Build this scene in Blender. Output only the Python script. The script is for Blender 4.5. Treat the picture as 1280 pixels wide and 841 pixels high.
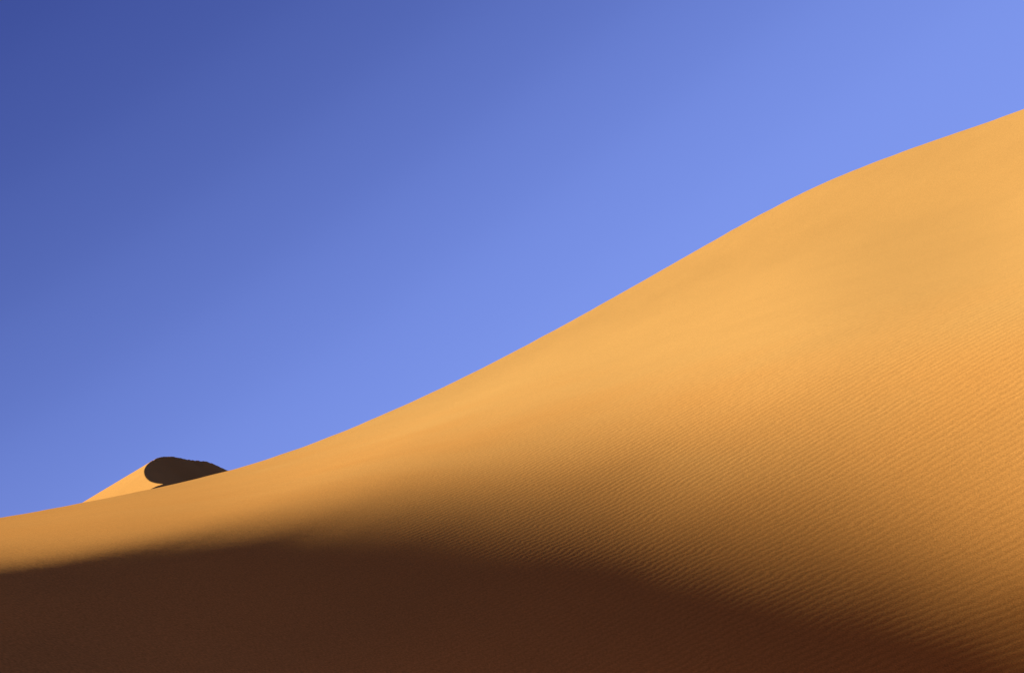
import bpy, math
import numpy as np

scene = bpy.context.scene
for o in list(bpy.data.objects):
    bpy.data.objects.remove(o)
rng = np.random.default_rng(7)

# ------------------------------------------------------------------ numbers
SUN_AZ = math.radians(70)      # to the left of the viewing direction (+Y)
SUN_EL = math.radians(14.5)
GROUND_Z = -2.8                # valley floor, below the low rise the photographer stands on
EXPOSURE = 1.2

# dune form: spline coefficients of the crest's elevation and of the log distance of the slope below it
CREST = [0.01724, 0.01835, 0.02372, 0.03333, 0.04552, 0.05817, 0.07643, 0.10125, 0.12958, 0.16178, 0.19604, 0.23154, 0.2644, 0.28806, 0.30838, 0.33145, 0.35619, 0.38257]
DEPTH = [
    [4.3194, 3.5899, 2.8176, 2.2495, 2.0469, 1.9185, 1.8073, 1.7245, 1.5779, 1.4149, 1.2684, 1.1852, 1.1856, 1.2541, 1.3648, 1.4951, 1.6349, 1.7822, 1.9349, 2.0896, 2.244, 2.3979],
    [4.2488, 3.7088, 3.1284, 2.4588, 2.2395, 2.1244, 2.0042, 1.9119, 1.7614, 1.5976, 1.4364, 1.3396, 1.318, 1.3636, 1.4568, 1.5768, 1.7094, 1.8481, 1.9881, 2.1253, 2.2594, 2.3919],
    [4.194, 3.8053, 3.3889, 2.6919, 2.4255, 2.3203, 2.1978, 2.0957, 1.9478, 1.7867, 1.6183, 1.5101, 1.4674, 1.4892, 1.5623, 1.6687, 1.7913, 1.9191, 2.0441, 2.1628, 2.2761, 2.387],
    [4.1549, 3.8807, 3.598, 2.947, 2.6059, 2.5062, 2.3873, 2.2762, 2.137, 1.9823, 1.8141, 1.6964, 1.6337, 1.6309, 1.6812, 1.7707, 1.8808, 1.995, 2.1031, 2.2021, 2.2943, 2.3832],
    [4.1314, 3.9381, 3.7558, 3.214, 2.7847, 2.682, 2.5702, 2.4552, 2.3282, 2.1842, 2.0227, 1.8978, 1.8165, 1.7885, 1.8135, 1.883, 1.9776, 2.0758, 2.1649, 2.2433, 2.3138, 2.3806],
    [4.1228, 3.9841, 3.8674, 3.4714, 2.9856, 2.8482, 2.7498, 2.6384, 2.5218, 2.3915, 2.2412, 2.1116, 2.0142, 1.9612, 1.959, 2.0052, 2.0814, 2.1612, 2.2294, 2.2864, 2.3348, 2.3793],
    [4.1278, 4.029, 3.949, 3.6978, 3.239, 3.0307, 2.9299, 2.8275, 2.7174, 2.5997, 2.4635, 2.3332, 2.2235, 2.1468, 2.1166, 2.1366, 2.1915, 2.2504, 2.2964, 2.3311, 2.3572, 2.3794],
    [4.144, 4.0818, 4.0181, 3.8756, 3.5203, 3.2504, 3.1092, 3.0094, 2.9087, 2.7999, 2.679, 2.5543, 2.4381, 2.3414, 2.2842, 2.2761, 2.3065, 2.3424, 2.3654, 2.3775, 2.3811, 2.3812],
    [4.1679, 4.1393, 4.081, 3.9985, 3.7696, 3.4905, 3.2961, 3.1738, 3.0785, 2.9809, 2.8751, 2.7624, 2.648, 2.5383, 2.4576, 2.421, 2.4243, 2.4356, 2.4358, 2.425, 2.4064, 2.3849],
    [4.1948, 4.1896, 4.1373, 4.0794, 3.952, 3.7168, 3.4885, 3.3261, 3.2195, 3.1313, 3.0395, 2.9424, 2.8385, 2.7272, 2.6304, 2.5674, 2.542, 2.5279, 2.5067, 2.4735, 2.4331, 2.3907],
    [4.2204, 4.2244, 4.1829, 4.1349, 4.0664, 3.9042, 3.6734, 3.4657, 3.3297, 3.242, 3.1621, 3.0794, 2.9921, 2.8933, 2.7923, 2.7093, 2.6558, 2.617, 2.577, 2.5223, 2.4612, 2.399],
    [4.2417, 4.2436, 4.2117, 4.1704, 4.1258, 4.0339, 3.837, 3.6002, 3.4199, 3.3111, 3.2372, 3.167, 3.0973, 3.0194, 2.929, 2.8376, 2.7611, 2.7006, 2.6454, 2.5708, 2.4907, 2.41],
    [4.2565, 4.2499, 4.2184, 4.1814, 4.1402, 4.0917, 3.9507, 3.715, 3.4948, 3.3501, 3.2725, 3.2106, 3.152, 3.0929, 3.0235, 2.9397, 2.8525, 2.7765, 2.7102, 2.6187, 2.5215, 2.424],
    [4.2629, 4.2425, 4.2028, 4.1676, 4.1222, 4.0867, 3.9976, 3.7849, 3.5413, 3.3614, 3.2718, 3.2135, 3.1614, 3.1131, 3.0638, 3.0027, 2.9244, 2.843, 2.7699, 2.6653, 2.5534, 2.441],
    [4.2595, 4.2253, 4.1784, 4.1437, 4.097, 4.0587, 4.0002, 3.8155, 3.5664, 3.3621, 3.2573, 3.1993, 3.152, 3.1086, 3.0684, 3.0282, 2.9728, 2.8995, 2.8232, 2.7103, 2.5866, 2.4613],
    [4.2458, 4.2042, 4.1571, 4.1224, 4.0796, 4.0354, 3.9836, 3.8223, 3.5845, 3.3712, 3.2495, 3.1853, 3.1404, 3.0994, 3.0605, 3.0293, 2.9993, 2.9455, 2.8701, 2.7533, 2.621, 2.4849],
    [4.2217, 4.1796, 4.1392, 4.1051, 4.07, 4.0182, 3.9497, 3.8061, 3.5964, 3.39, 3.2501, 3.1725, 3.1269, 3.0866, 3.0428, 3.0103, 3.0047, 2.9805, 2.9105, 2.7945, 2.6565, 2.5118],
    [4.1872, 4.1517, 4.1244, 4.0917, 4.0678, 4.0066, 3.8987, 3.7669, 3.6019, 3.4185, 3.2591, 3.1609, 3.1116, 3.0699, 3.0153, 2.9716, 2.9893, 3.0041, 2.9443, 2.8336, 2.693, 2.5419],
]
PHASE = [881.025, -110.466, -370.782, -611.189, -381.152, 433.548, 93.339, 83.44, -63.691]

CREST = np.array(CREST); DEPTH = np.array(DEPTH); PHASE = np.array(PHASE)
U0, U1 = -0.46, 0.46
S0, S1, Q0 = -0.02, 0.6, 0.15


def bspline(x, x0, x1, n, deriv=False):
    k = n - 3
    s = np.clip((np.asarray(x, float) - x0) / (x1 - x0) * k, 0, k - 1e-9)
    i = np.floor(s).astype(int)
    f = s - i
    h = (x1 - x0) / k
    if deriv:
        c = [-(1 - f) ** 2 / 2 / h, (9 * f ** 2 - 12 * f) / 6 / h, (-9 * f ** 2 + 6 * f + 3) / 6 / h, f ** 2 / 2 / h]
    else:
        c = [(1 - f) ** 3 / 6, (3 * f ** 3 - 6 * f ** 2 + 4) / 6, (-3 * f ** 3 + 3 * f ** 2 + 3 * f + 1) / 6, f ** 3 / 6]
    B = np.zeros(s.shape + (n,))
    for j in range(4):
        np.put_along_axis(B, (i + j)[..., None], c[j][..., None], -1)
    return B


def noise2(x, y, scale, seed, octaves=3):
    """smooth value noise on world x, y"""
    r = np.random.default_rng(seed)
    tab = r.uniform(-1, 1, (256, 256))
    out = np.zeros(np.broadcast(x, y).shape)
    amp = 1.0
    for _ in range(octaves):
        X = np.asarray(x) / scale; Y = np.asarray(y) / scale
        i = np.floor(X).astype(int); j = np.floor(Y).astype(int)
        fx = X - i; fy = Y - j
        fx = fx * fx * fx * (fx * (fx * 6 - 15) + 10); fy = fy * fy * fy * (fy * (fy * 6 - 15) + 10)
        g = lambda a, b: tab[a % 256, b % 256]
        out += amp * ((g(i, j) * (1 - fx) + g(i + 1, j) * fx) * (1 - fy) + (g(i, j + 1) * (1 - fx) + g(i + 1, j + 1) * fx) * fy)
        amp *= 0.5; scale *= 0.47
    return out


def smoothstep(a, b, x):
    t = np.clip((x - a) / (b - a), 0, 1)
    return t * t * (3 - 2 * t)


def sheet(name, P, material, attrs=None, wrap=False):
    """P: (n, m, 3) grid of points -> one smooth-shaded mesh object"""
    n, m = P.shape[:2]
    idx = np.arange(n * m).reshape(n, m)
    if wrap:
        idx = np.vstack([idx, idx[:1]])
    q = np.stack([idx[:-1, :-1], idx[1:, :-1], idx[1:, 1:], idx[:-1, 1:]], -1).reshape(-1, 4)
    me = bpy.data.meshes.new(name)
    me.vertices.add(n * m)
    me.vertices.foreach_set('co', P.reshape(-1).astype(np.float32))
    me.loops.add(q.size)
    me.loops.foreach_set('vertex_index', q.reshape(-1).astype(np.int32))
    me.polygons.add(len(q))
    me.polygons.foreach_set('loop_start', (np.arange(len(q)) * 4).astype(np.int32))
    me.polygons.foreach_set('loop_total', np.full(len(q), 4, np.int32))
    me.polygons.foreach_set('use_smooth', np.ones(len(q), bool))
    me.update(calc_edges=True)
    for k, v in (attrs or {}).items():
        a = me.attributes.new(k, 'FLOAT', 'POINT')
        a.data.foreach_set('value', v.reshape(-1).astype(np.float32))
    me.validate()
    me.materials.append(material)
    o = bpy.data.objects.new(name, me)
    scene.collection.objects.link(o)
    return o


# ------------------------------------------------------------------ sand
def sand_material(name, ripples, low=-0.5, high=7.0, tone=1.0):
    m = bpy.data.materials.new(name)
    m.use_nodes = True
    nt = m.node_tree
    nt.nodes.clear()
    N = nt.nodes.new
    lk = nt.links.new

    def math_(op, a, b=None, c=None):
        n = N('ShaderNodeMath'); n.operation = op
        for k, v in enumerate((a, b, c)):
            if v is None: continue
            if isinstance(v, (int, float)): n.inputs[k].default_value = v
            else: lk(v, n.inputs[k])
        return n.outputs[0]

    out = N('ShaderNodeOutputMaterial')
    bsdf = N('ShaderNodeBsdfDiffuse')
    lk(bsdf.outputs[0], out.inputs[0])
    bsdf.inputs['Roughness'].default_value = 0.0
    tc = N('ShaderNodeTexCoord').outputs['Object']

    def noise(scale, detail=2.0, rough=0.5, vec=tc):
        n = N('ShaderNodeTexNoise')
        n.inputs['Scale'].default_value = scale
        n.inputs['Detail'].default_value = detail
        n.inputs['Roughness'].default_value = rough
        lk(vec, n.inputs['Vector'])
        return n.outputs['Fac']

    # colour: grains, and broad patches where the wind has sorted the sand
    grain = noise(GRAIN, 1.0)
    patch = noise(0.35, 3.0)
    # fine pale sand has been sorted towards the top of the dunes, coarser redder sand lies low
    sx = N('ShaderNodeSeparateXYZ'); lk(tc, sx.inputs[0])
    sort = N('ShaderNodeMapRange'); sort.interpolation_type = 'SMOOTHSTEP'
    lk(math_('ADD', sx.outputs['Z'], math_('MULTIPLY', math_('SUBTRACT', noise(0.22, 3.0), 0.5), 5.0)), sort.inputs[0])
    sort.inputs['From Min'].default_value = low; sort.inputs['From Max'].default_value = high
    base_a = N('ShaderNodeMix'); base_a.data_type = 'RGBA'
    lk(sort.outputs[0], base_a.inputs['Factor'])
    base_a.inputs['A'].default_value = (*SAND_LOW, 1); base_a.inputs['B'].default_value = (*SAND_HIGH, 1)
    hsv = N('ShaderNodeHueSaturation')
    lk(base_a.outputs['Result'], hsv.inputs['Color'])
    lk(math_('ADD', math_('ADD', math_('MULTIPLY', grain, 1.0), 0.46 + (tone - 1.0)), math_('MULTIPLY', patch, 0.08)), hsv.inputs['Value'])

    # relief
    height = math_('MULTIPLY', noise(GRAIN * 0.6, 2.0), 0.0006)
    mp = N('ShaderNodeMapping'); lk(tc, mp.inputs['Vector'])
    mp.inputs['Rotation'].default_value = (0, 0, math.radians(8))
    mp.inputs['Scale'].default_value = (0.35, 1.6, 1.0)
    height = math_('ADD', height, math_('MULTIPLY', noise(2.4, 4.0, 0.55, mp.outputs[0]), 0.0016))
    if ripples:
        at = N('ShaderNodeAttribute'); at.attribute_name = 'ripple_phase'
        am = N('ShaderNodeAttribute'); am.attribute_name = 'ripple_height'
        mp2 = N('ShaderNodeMapping'); lk(tc, mp2.inputs['Vector'])
        mp2.inputs['Scale'].default_value = (0.8, 2.0, 1.0)
        wob = math_('MULTIPLY', math_('SUBTRACT', noise(1.6, 3.0, 0.6, mp2.outputs[0]), 0.5), 9.0)
        ph = math_('ADD', at.outputs['Fac'], wob)
        fr = math_('FRACT', math_('MULTIPLY', ph, 1 / (2 * math.pi)))
        # gentle rise, short steep lee: asymmetric profile
        ramp = N('ShaderNodeValToRGB'); lk(fr, ramp.inputs[0])
        ramp.color_ramp.interpolation = 'B_SPLINE'
        el = ramp.color_ramp.elements
        el[0].position = 0.0; el[0].color = (0, 0, 0, 1)
        el[1].position = 1.0; el[1].color = (0, 0, 0, 1)
        for p_, v_ in ((0.10, 0.0), (0.34, 0.9), (0.48, 1.0), (0.75, 0.55), (0.94, 0.08)):
            e = el.new(p_); e.color = (v_, v_, v_, 1)
        var = math_('ADD', math_('MULTIPLY', noise(1.1, 2.0, 0.5, mp2.outputs[0]), 1.3), 0.15)
        rh = math_('MULTIPLY', math_('MULTIPLY', ramp.outputs[0], am.outputs['Fac']), var)
        height = math_('ADD', height, rh)
        # small wind-scoured dimples on the smooth shoulder beyond the ripples
        mo = N('ShaderNodeAttribute'); mo.attribute_name = 'dimples'
        height = math_('ADD', height, math_('MULTIPLY', noise(4.5, 3.0, 0.6), mo.outputs['Fac']))
        # ripple shading put into the colour, so ripples also show in the shade
        ak = N('ShaderNodeAttribute'); ak.attribute_name = 'ripple_shading'
        crestv = math_('MULTIPLY', math_('MULTIPLY', math_('MULTIPLY', math_('SUBTRACT', ramp.outputs[0], 0.45), var), ak.outputs['Fac']), 0.17)
        hs2 = N('ShaderNodeHueSaturation'); lk(hsv.outputs[0], hs2.inputs['Color'])
        lk(math_('ADD', math_('MULTIPLY', crestv, 1.0), 1.0), hs2.inputs['Value'])
        hsv = hs2
    hsv.inputs['Saturation'].default_value = 1.0
    lk(hsv.outputs[0], bsdf.inputs['Color'])
    bump = N('ShaderNodeBump')
    bump.inputs['Strength'].default_value = 1.0
    bump.inputs['Distance'].default_value = 1.0
    lk(height, bump.inputs['Height'])
    lk(bump.outputs[0], bsdf.inputs['Normal'])
    return m


GRAIN = 48.0
SAND_LOW = (0.56, 0.250, 0.058)
SAND_HIGH = (0.56, 0.296, 0.082)
mat_ripple = sand_material('rippled_sand', True)
mat_sand = sand_material('smooth_sand', False)
mat_far = sand_material('distant_sand', False, -6.0, 36.0, 0.92)


# ------------------------------------------------------------------ the big dune
def soft(u):
    e, k = 0.40, 0.06
    r = np.where(u > e, e + k * np.tanh((u - e) / k), u)
    return np.where(u < -e, -e + k * np.tanh((u + e) / k), r)


def crest_w(u):
    us = soft(u)
    w = bspline(us, U0, U1, len(CREST)) @ CREST
    ext = u - us
    w = w + np.where(ext < 0, ext * 0.10, 0) + np.where(ext > 0, ext * 0.33, 0)
    return w - 1.1 * np.maximum(np.abs(u) - 0.75, 0) ** 2


def depth_t(u, s):
    us = soft(u)
    return np.einsum('...i,...j,ij->...', bspline(us, U0, U1, 18), bspline(s, S0, S1, 22), DEPTH)


def depth_dt(u, s):
    us = soft(u)
    return np.einsum('...i,...j,ij->...', bspline(us, U0, U1, 18), bspline(s, S0, S1, 22, True), DEPTH)


us = np.concatenate([np.linspace(-1.3, -0.44, 50, endpoint=False), np.linspace(-0.44, 0.44, 700),
                     np.linspace(0.44, 1.3, 51)[1:]])
n_face, n_toe, n_back = 420, 24, 90
P = np.zeros((len(us), n_toe + n_face + n_back, 3))
for i, u in enumerate(us):
    wc = float(crest_w(np.array(u)))
    sb = math.sqrt(max(wc + 0.105, 0.03) + Q0 * Q0) - Q0
    s = sb * np.linspace(1, 0, n_face) ** 1.15
    uu = np.full_like(s, u)
    t = depth_t(uu, s)
    w = wc - ((s + Q0) ** 2 - Q0 ** 2)
    # toe: carry the lower slope straight on down into the valley floor
    y0, z0 = math.exp(t[0]), math.exp(t[0]) * w[0]
    y1, z1 = math.exp(t[6]), math.exp(t[6]) * w[6]
    g = min(max((z1 - z0) / (y1 - y0), 0.3), 0.6)
    drop = np.linspace(max(z0 - GROUND_Z, 0.0) + 0.6, 0, n_toe, endpoint=False)
    yt, zt = y0 - drop / g, z0 - drop
    # back: rounds over and falls away
    tc_, T1 = t[-1], float(depth_dt(np.array(u), np.array(0.0)))
    yc = math.exp(tc_)
    h = np.linspace(0, 1, n_back + 1)[1:] ** 2
    yb = yc * (1 + 3.0 * h)
    # the crest is a brink: behind it the windward side falls gently, then steeper
    a = np.minimum((yb - yc) / 12.0, 1.0)
    zb = yc * wc - (yb - yc) * (0.10 + 0.16 * a)
    y = np.concatenate([yt, np.exp(t), yb]); z = np.concatenate([zt, np.exp(t) * w, zb])
    P[i, :, 0] = u * y; P[i, :, 1] = y; P[i, :, 2] = z
X, Y, Z = P[..., 0], P[..., 1], P[..., 2]
# low undulations left by the wind, following the crest's direction
along = 0.80 * X + 0.60 * Y
across = -0.60 * X + 0.80 * Y
P[..., 2] += smoothstep(13, 40, Y) * 0.005 * noise2(along / 5.0, across, 2.6, 3, 2)
P[..., 2] += smoothstep(20, 80, Y) * 0.003 * noise2(X, Y, 1.2, 5, 2)
lip = np.zeros(P.shape[1]); k0 = n_toe + n_face
lip[k0 - 14:k0] = np.linspace(0, 1, 14); lip[k0:k0 + 20] = np.linspace(1, 0, 20)
P[..., 2] += lip[None, :] * 0.007 * noise2(X, Y * 0.4, 0.7, 31, 2)
xn, yn, zn = X / 15, (Y - 22) / 15, Z / 4.5
phase = (np.stack([xn, yn, zn, xn * xn, xn * yn, xn * zn, yn * yn, yn * zn, zn * zn], -1) @ PHASE)
ripple = smoothstep(-4.5, 3.5, X + 0.12 * (Y - 17)) * (1 - smoothstep(26, 46, Y)) + 0.0
ripple_tint = ripple * (0.75 + 0.25 * smoothstep(1.0, -0.5, Z))  # mask of the painted ripple contrast, stronger low on the slope
ripple *= 0.0013 * (0.5 + 1.7 * smoothstep(-0.5, 3.0, Z))
dimples = 0.004 * smoothstep(0.0, -5.5, X)
big = sheet('sand_dune', P, mat_ripple, {'dimples': dimples, 'ripple_shading': ripple_tint, 'ripple_phase': phase, 'ripple_height': ripple})
big['kind'] = 'structure'
big['label'] = 'huge orange rippled sand dune rising to the right, its lower face in shade'
big['category'] = 'dune'

# ------------------------------------------------------------------ the far dune with the sinuous brink
BRINK = [(372, 640, 362), (330, 612, 354), (300, 595, 348), (285, 587.5, 345), (275, 583, 343), (263, 578.2, 340.6), (255, 576.3, 339), (247, 575.6, 337.4), (238, 574.8, 335.8),
         (230, 573.0, 334.4), (222, 571.2, 333), (213, 570.1, 331.4), (204, 570.2, 329.4), (196, 572.6, 326.5), (189.5, 576, 322.5),
         (184.5, 580, 317), (181, 585.5, 309), (180.4, 590.5, 300.5), (182.5, 596, 291), (187.5, 600.6, 281.5), (195, 603.2, 272),
         (203.5, 604.4, 262.5), (201.5, 605.4, 256), (195, 607.6, 249), (189, 610.4, 243), (184, 614, 237), (176, 622, 226), (168, 634, 212), (160, 650, 196)]
BRINK = [(px, py, Yd if Yd > 322 else 322 + (Yd - 322) * 0.75) for px, py, Yd in BRINK]
B = np.array([((px - 640) * .0005625 * Yd, Yd, (700 - py) * .0005625 * Yd) for px, py, Yd in BRINK])


def catmull(Q, n):
    o = []
    for k in range(len(Q) - 1):
        p0, p1, p2, p3 = Q[max(k - 1, 0)], Q[k], Q[k + 1], Q[min(k + 2, len(Q) - 1)]
        t = np.linspace(0, 1, n, endpoint=False)[:, None]
        o.append(.5 * ((2 * p1) + (-p0 + p2) * t + (2 * p0 - 5 * p1 + 4 * p2 - p3) * t ** 2 + (-p0 + 3 * p1 - 3 * p2 + p3) * t ** 3))
    o.append(Q[-1:])
    return np.vstack(o)


C = catmull(B, 24)
gx = np.concatenate([np.linspace(-190, -98, 60, endpoint=False), np.linspace(-98, -52, 380, endpoint=False), np.linspace(-52, 20, 60)])
gy = np.concatenate([np.linspace(150, 236, 60, endpoint=False), np.linspace(236, 350, 480, endpoint=False), np.linspace(350, 440, 60)])
GX, GY = np.meshgrid(gx, gy, indexing='ij')
FZ = np.full(GX.shape, -1e9)
for bx_, by_, bz_ in C:
    FZ = np.maximum(FZ, bz_ - 0.60 * np.hypot(GX - bx_, GY - by_))
# windward flank: a smooth sheet of sand running straight up to the brink
o_ = np.argsort(C[:, 1])
xb = np.interp(GY, C[o_, 1], C[o_, 0])
zb = np.interp(GY, C[o_, 1], C[o_, 2]) - 0.5 * np.maximum(GY - C[:, 1].max(), 0) - 0.3 * np.maximum(C[:, 1].min() - GY, 0)
FZ = np.where(GX < xb, zb - 0.60 * (xb - GX), FZ)
# the brink's far stretch is frayed where sand slides off it
dist = np.full(GX.shape, 1e9)
for bx_, by_, bz_ in C[::3]:
    if by_ > 321:
        dist = np.minimum(dist, np.hypot(GX - bx_, GY - by_))
FZ += 0.10 * np.exp(-(dist / 0.7) ** 2) * noise2(GX * 1.0, GY * 1.0, 0.9, 17, 2)
FZ += 0.02 * noise2(GX, GY, 5.0, 11, 2) + 0.004 * noise2(GX, GY, 0.6, 12, 1)
FZ = np.maximum(FZ, GROUND_Z - 1.0)
far = sheet('sand_dune', np.stack([GX, GY, FZ], -1), mat_far)
far['kind'] = 'structure'
far['label'] = 'small distant dune with a dark curved hollow beside its bright left flank'
far['category'] = 'dune'

# ------------------------------------------------------------------ desert floor, one sheet to the horizon; added unseen rise behind the camera bounces sunlight into the shade
az = np.linspace(0, 2 * math.pi, 361)[:-1]
r = np.concatenate([np.linspace(0.2, 12, 50, endpoint=False), np.geomspace(12, 120, 90, endpoint=False), np.geomspace(120, 6000, 50)])
AZ, R = np.meshgrid(az, r, indexing='ij')
gxx, gyy = R * np.cos(AZ), R * np.sin(AZ)
gz = GROUND_Z + 0.12 * noise2(gxx, gyy, 7.0, 21, 2) * smoothstep(2, 10, R) * (1 - smoothstep(150, 400, R)) + 1.1 * (1 - smoothstep(0.8, 4.5, R))
behind = -gyy * 0.92 + gxx * 0.38
gz += BACK_H * smoothstep(5, 46, behind) * (1 - smoothstep(70, 220, behind)) if (BACK_H := 15.0) else 0
ground = sheet('ground', np.stack([gxx, gyy, gz], -1), mat_sand, wrap=True)
ground['kind'] = 'structure'
ground['label'] = 'orange desert sand floor at the foot of the dunes'
ground['category'] = 'ground'

# ------------------------------------------------------------------ sky and sun
world = bpy.data.worlds.new('World')
scene.world = world
world.use_nodes = True
nt = world.node_tree
nt.nodes.clear()
N, lk = nt.nodes.new, nt.links.new
wo = N('ShaderNodeOutputWorld'); bg = N('ShaderNodeBackground')
bg.inputs['Strength'].default_value = 0.1
lk(bg.outputs[0], wo.inputs[0])
sky = N('ShaderNodeTexSky'); sky.sky_type = 'NISHITA'; sky.sun_disc = False
sky.sun_elevation = SUN_EL
sky.sun_rotation = -SUN_AZ          # measured clockwise from +Y
sky.dust_density = 0.2; sky.ozone_density = 2.0
# hand-set blue gradient, darkest high at left, dimmed behind the camera to cut fill
co = N('ShaderNodeTexCoord')
nv = N('ShaderNodeVectorMath'); nv.operation = 'NORMALIZE'; lk(co.outputs['Generated'], nv.inputs[0])
dt = N('ShaderNodeVectorMath'); dt.operation = 'DOT_PRODUCT'; lk(nv.outputs[0], dt.inputs[0])
dt.inputs[1].default_value = (0.56, 0.0, -0.83)
mr = N('ShaderNodeMapRange'); lk(dt.outputs['Value'], mr.inputs[0])
mr.inputs['From Min'].default_value = -1.0; mr.inputs['From Max'].default_value = 1.0
rp = N('ShaderNodeValToRGB'); lk(mr.outputs[0], rp.inputs[0])
STOPS = [(-0.95, (20, 32, 84)), (-0.68, (38, 53, 120)), (-0.466, (59, 76, 153)), (-0.357, (77, 97, 174)), (-0.304, (90, 111, 190)),
         (-0.233, (102, 125, 210)), (-0.18, (118, 143, 227)), (-0.115, (126, 151, 237)), (0.0, (129, 155, 241)), (0.25, (112, 138, 225)), (0.55, (90, 112, 200))]


def s2l(v):
    v /= 255
    return v / 12.92 if v < .04045 else ((v + .055) / 1.055) ** 2.4


K = 1.0 / (2 ** EXPOSURE)
FAR_SKY = 0.10
sx_ = np.array([s[0] for s in STOPS]); sc_ = np.array([s[1] for s in STOPS], float)
grid = np.linspace(-1, 0.8, 30)
fine = np.linspace(-1.1, 0.9, 2001)
kern = np.exp(-0.5 * (np.linspace(-3, 3, 361)) ** 2); kern /= kern.sum()      # smooth the kinks between samples
cols = np.stack([np.interp(grid, fine, np.convolve(np.pad(np.interp(fine, sx_, sc_[:, c]), 180, mode='edge'), kern, 'valid')) for c in range(3)], 1)
rp.color_ramp.interpolation = 'CARDINAL'
el = rp.color_ramp.elements
for k, p_ in enumerate(grid):
    e = el[k] if k < 2 else el.new((p_ + 1) / 2)
    e.position = (p_ + 1) / 2
    e.color = (*[s2l(v) for v in cols[k]], 1)
gain = N('ShaderNodeVectorMath'); gain.operation = 'SCALE'; lk(rp.outputs[0], gain.inputs[0]); gain.inputs['Scale'].default_value = K / 0.1
sx = N('ShaderNodeVectorMath'); sx.operation = 'DOT_PRODUCT'; lk(nv.outputs[0], sx.inputs[0]); sx.inputs[1].default_value = (0.38, 0.925, 0.0)
dim = N('ShaderNodeMapRange'); dim.interpolation_type = 'SMOOTHSTEP'; lk(sx.outputs['Value'], dim.inputs[0])
dim.inputs['From Min'].default_value = -0.2; dim.inputs['From Max'].default_value = 0.55
dim.inputs['To Min'].default_value = FAR_SKY; dim.inputs['To Max'].default_value = 1.0
gain2 = N('ShaderNodeVectorMath'); gain2.operation = 'SCALE'; lk(gain.outputs[0], gain2.inputs[0]); lk(dim.outputs[0], gain2.inputs['Scale'])
mx = N('ShaderNodeMix'); mx.data_type = 'RGBA'; mx.inputs['Factor'].default_value = 0.01
lk(gain2.outputs[0], mx.inputs['A']); lk(sky.outputs[0], mx.inputs['B'])
lk(mx.outputs['Result'], bg.inputs['Color'])

sl_ = bpy.data.lights.new('sun', 'SUN')
sl_.energy = 4.55; sl_.angle = math.radians(2.0); sl_.color = (1.0, 0.955, 0.86)
so = bpy.data.objects.new('sun', sl_); scene.collection.objects.link(so)
so.rotation_euler = (math.pi / 2 - SUN_EL, 0, math.pi + SUN_AZ)   # shines from the left, a little beyond the crest
so.location = (-60, 40, 40)

# ------------------------------------------------------------------ camera
cd = bpy.data.cameras.new('camera')
cd.sensor_width = 36; cd.lens = 50; cd.shift_y = 0.2184
cd.clip_start = 0.1; cd.clip_end = 20000
co_ = bpy.data.objects.new('camera', cd); scene.collection.objects.link(co_)
co_.rotation_euler = (math.pi / 2, 0, 0)
scene.camera = co_

vs = scene.view_settings
vs.view_transform = 'Standard'; vs.look = 'None'; vs.gamma = 1.0; vs.use_curve_mapping = False
vs.exposure = EXPOSURE
scene.render.engine = 'CYCLES'
scene.cycles.max_bounces = 8
scene.cycles.diffuse_bounces = 5
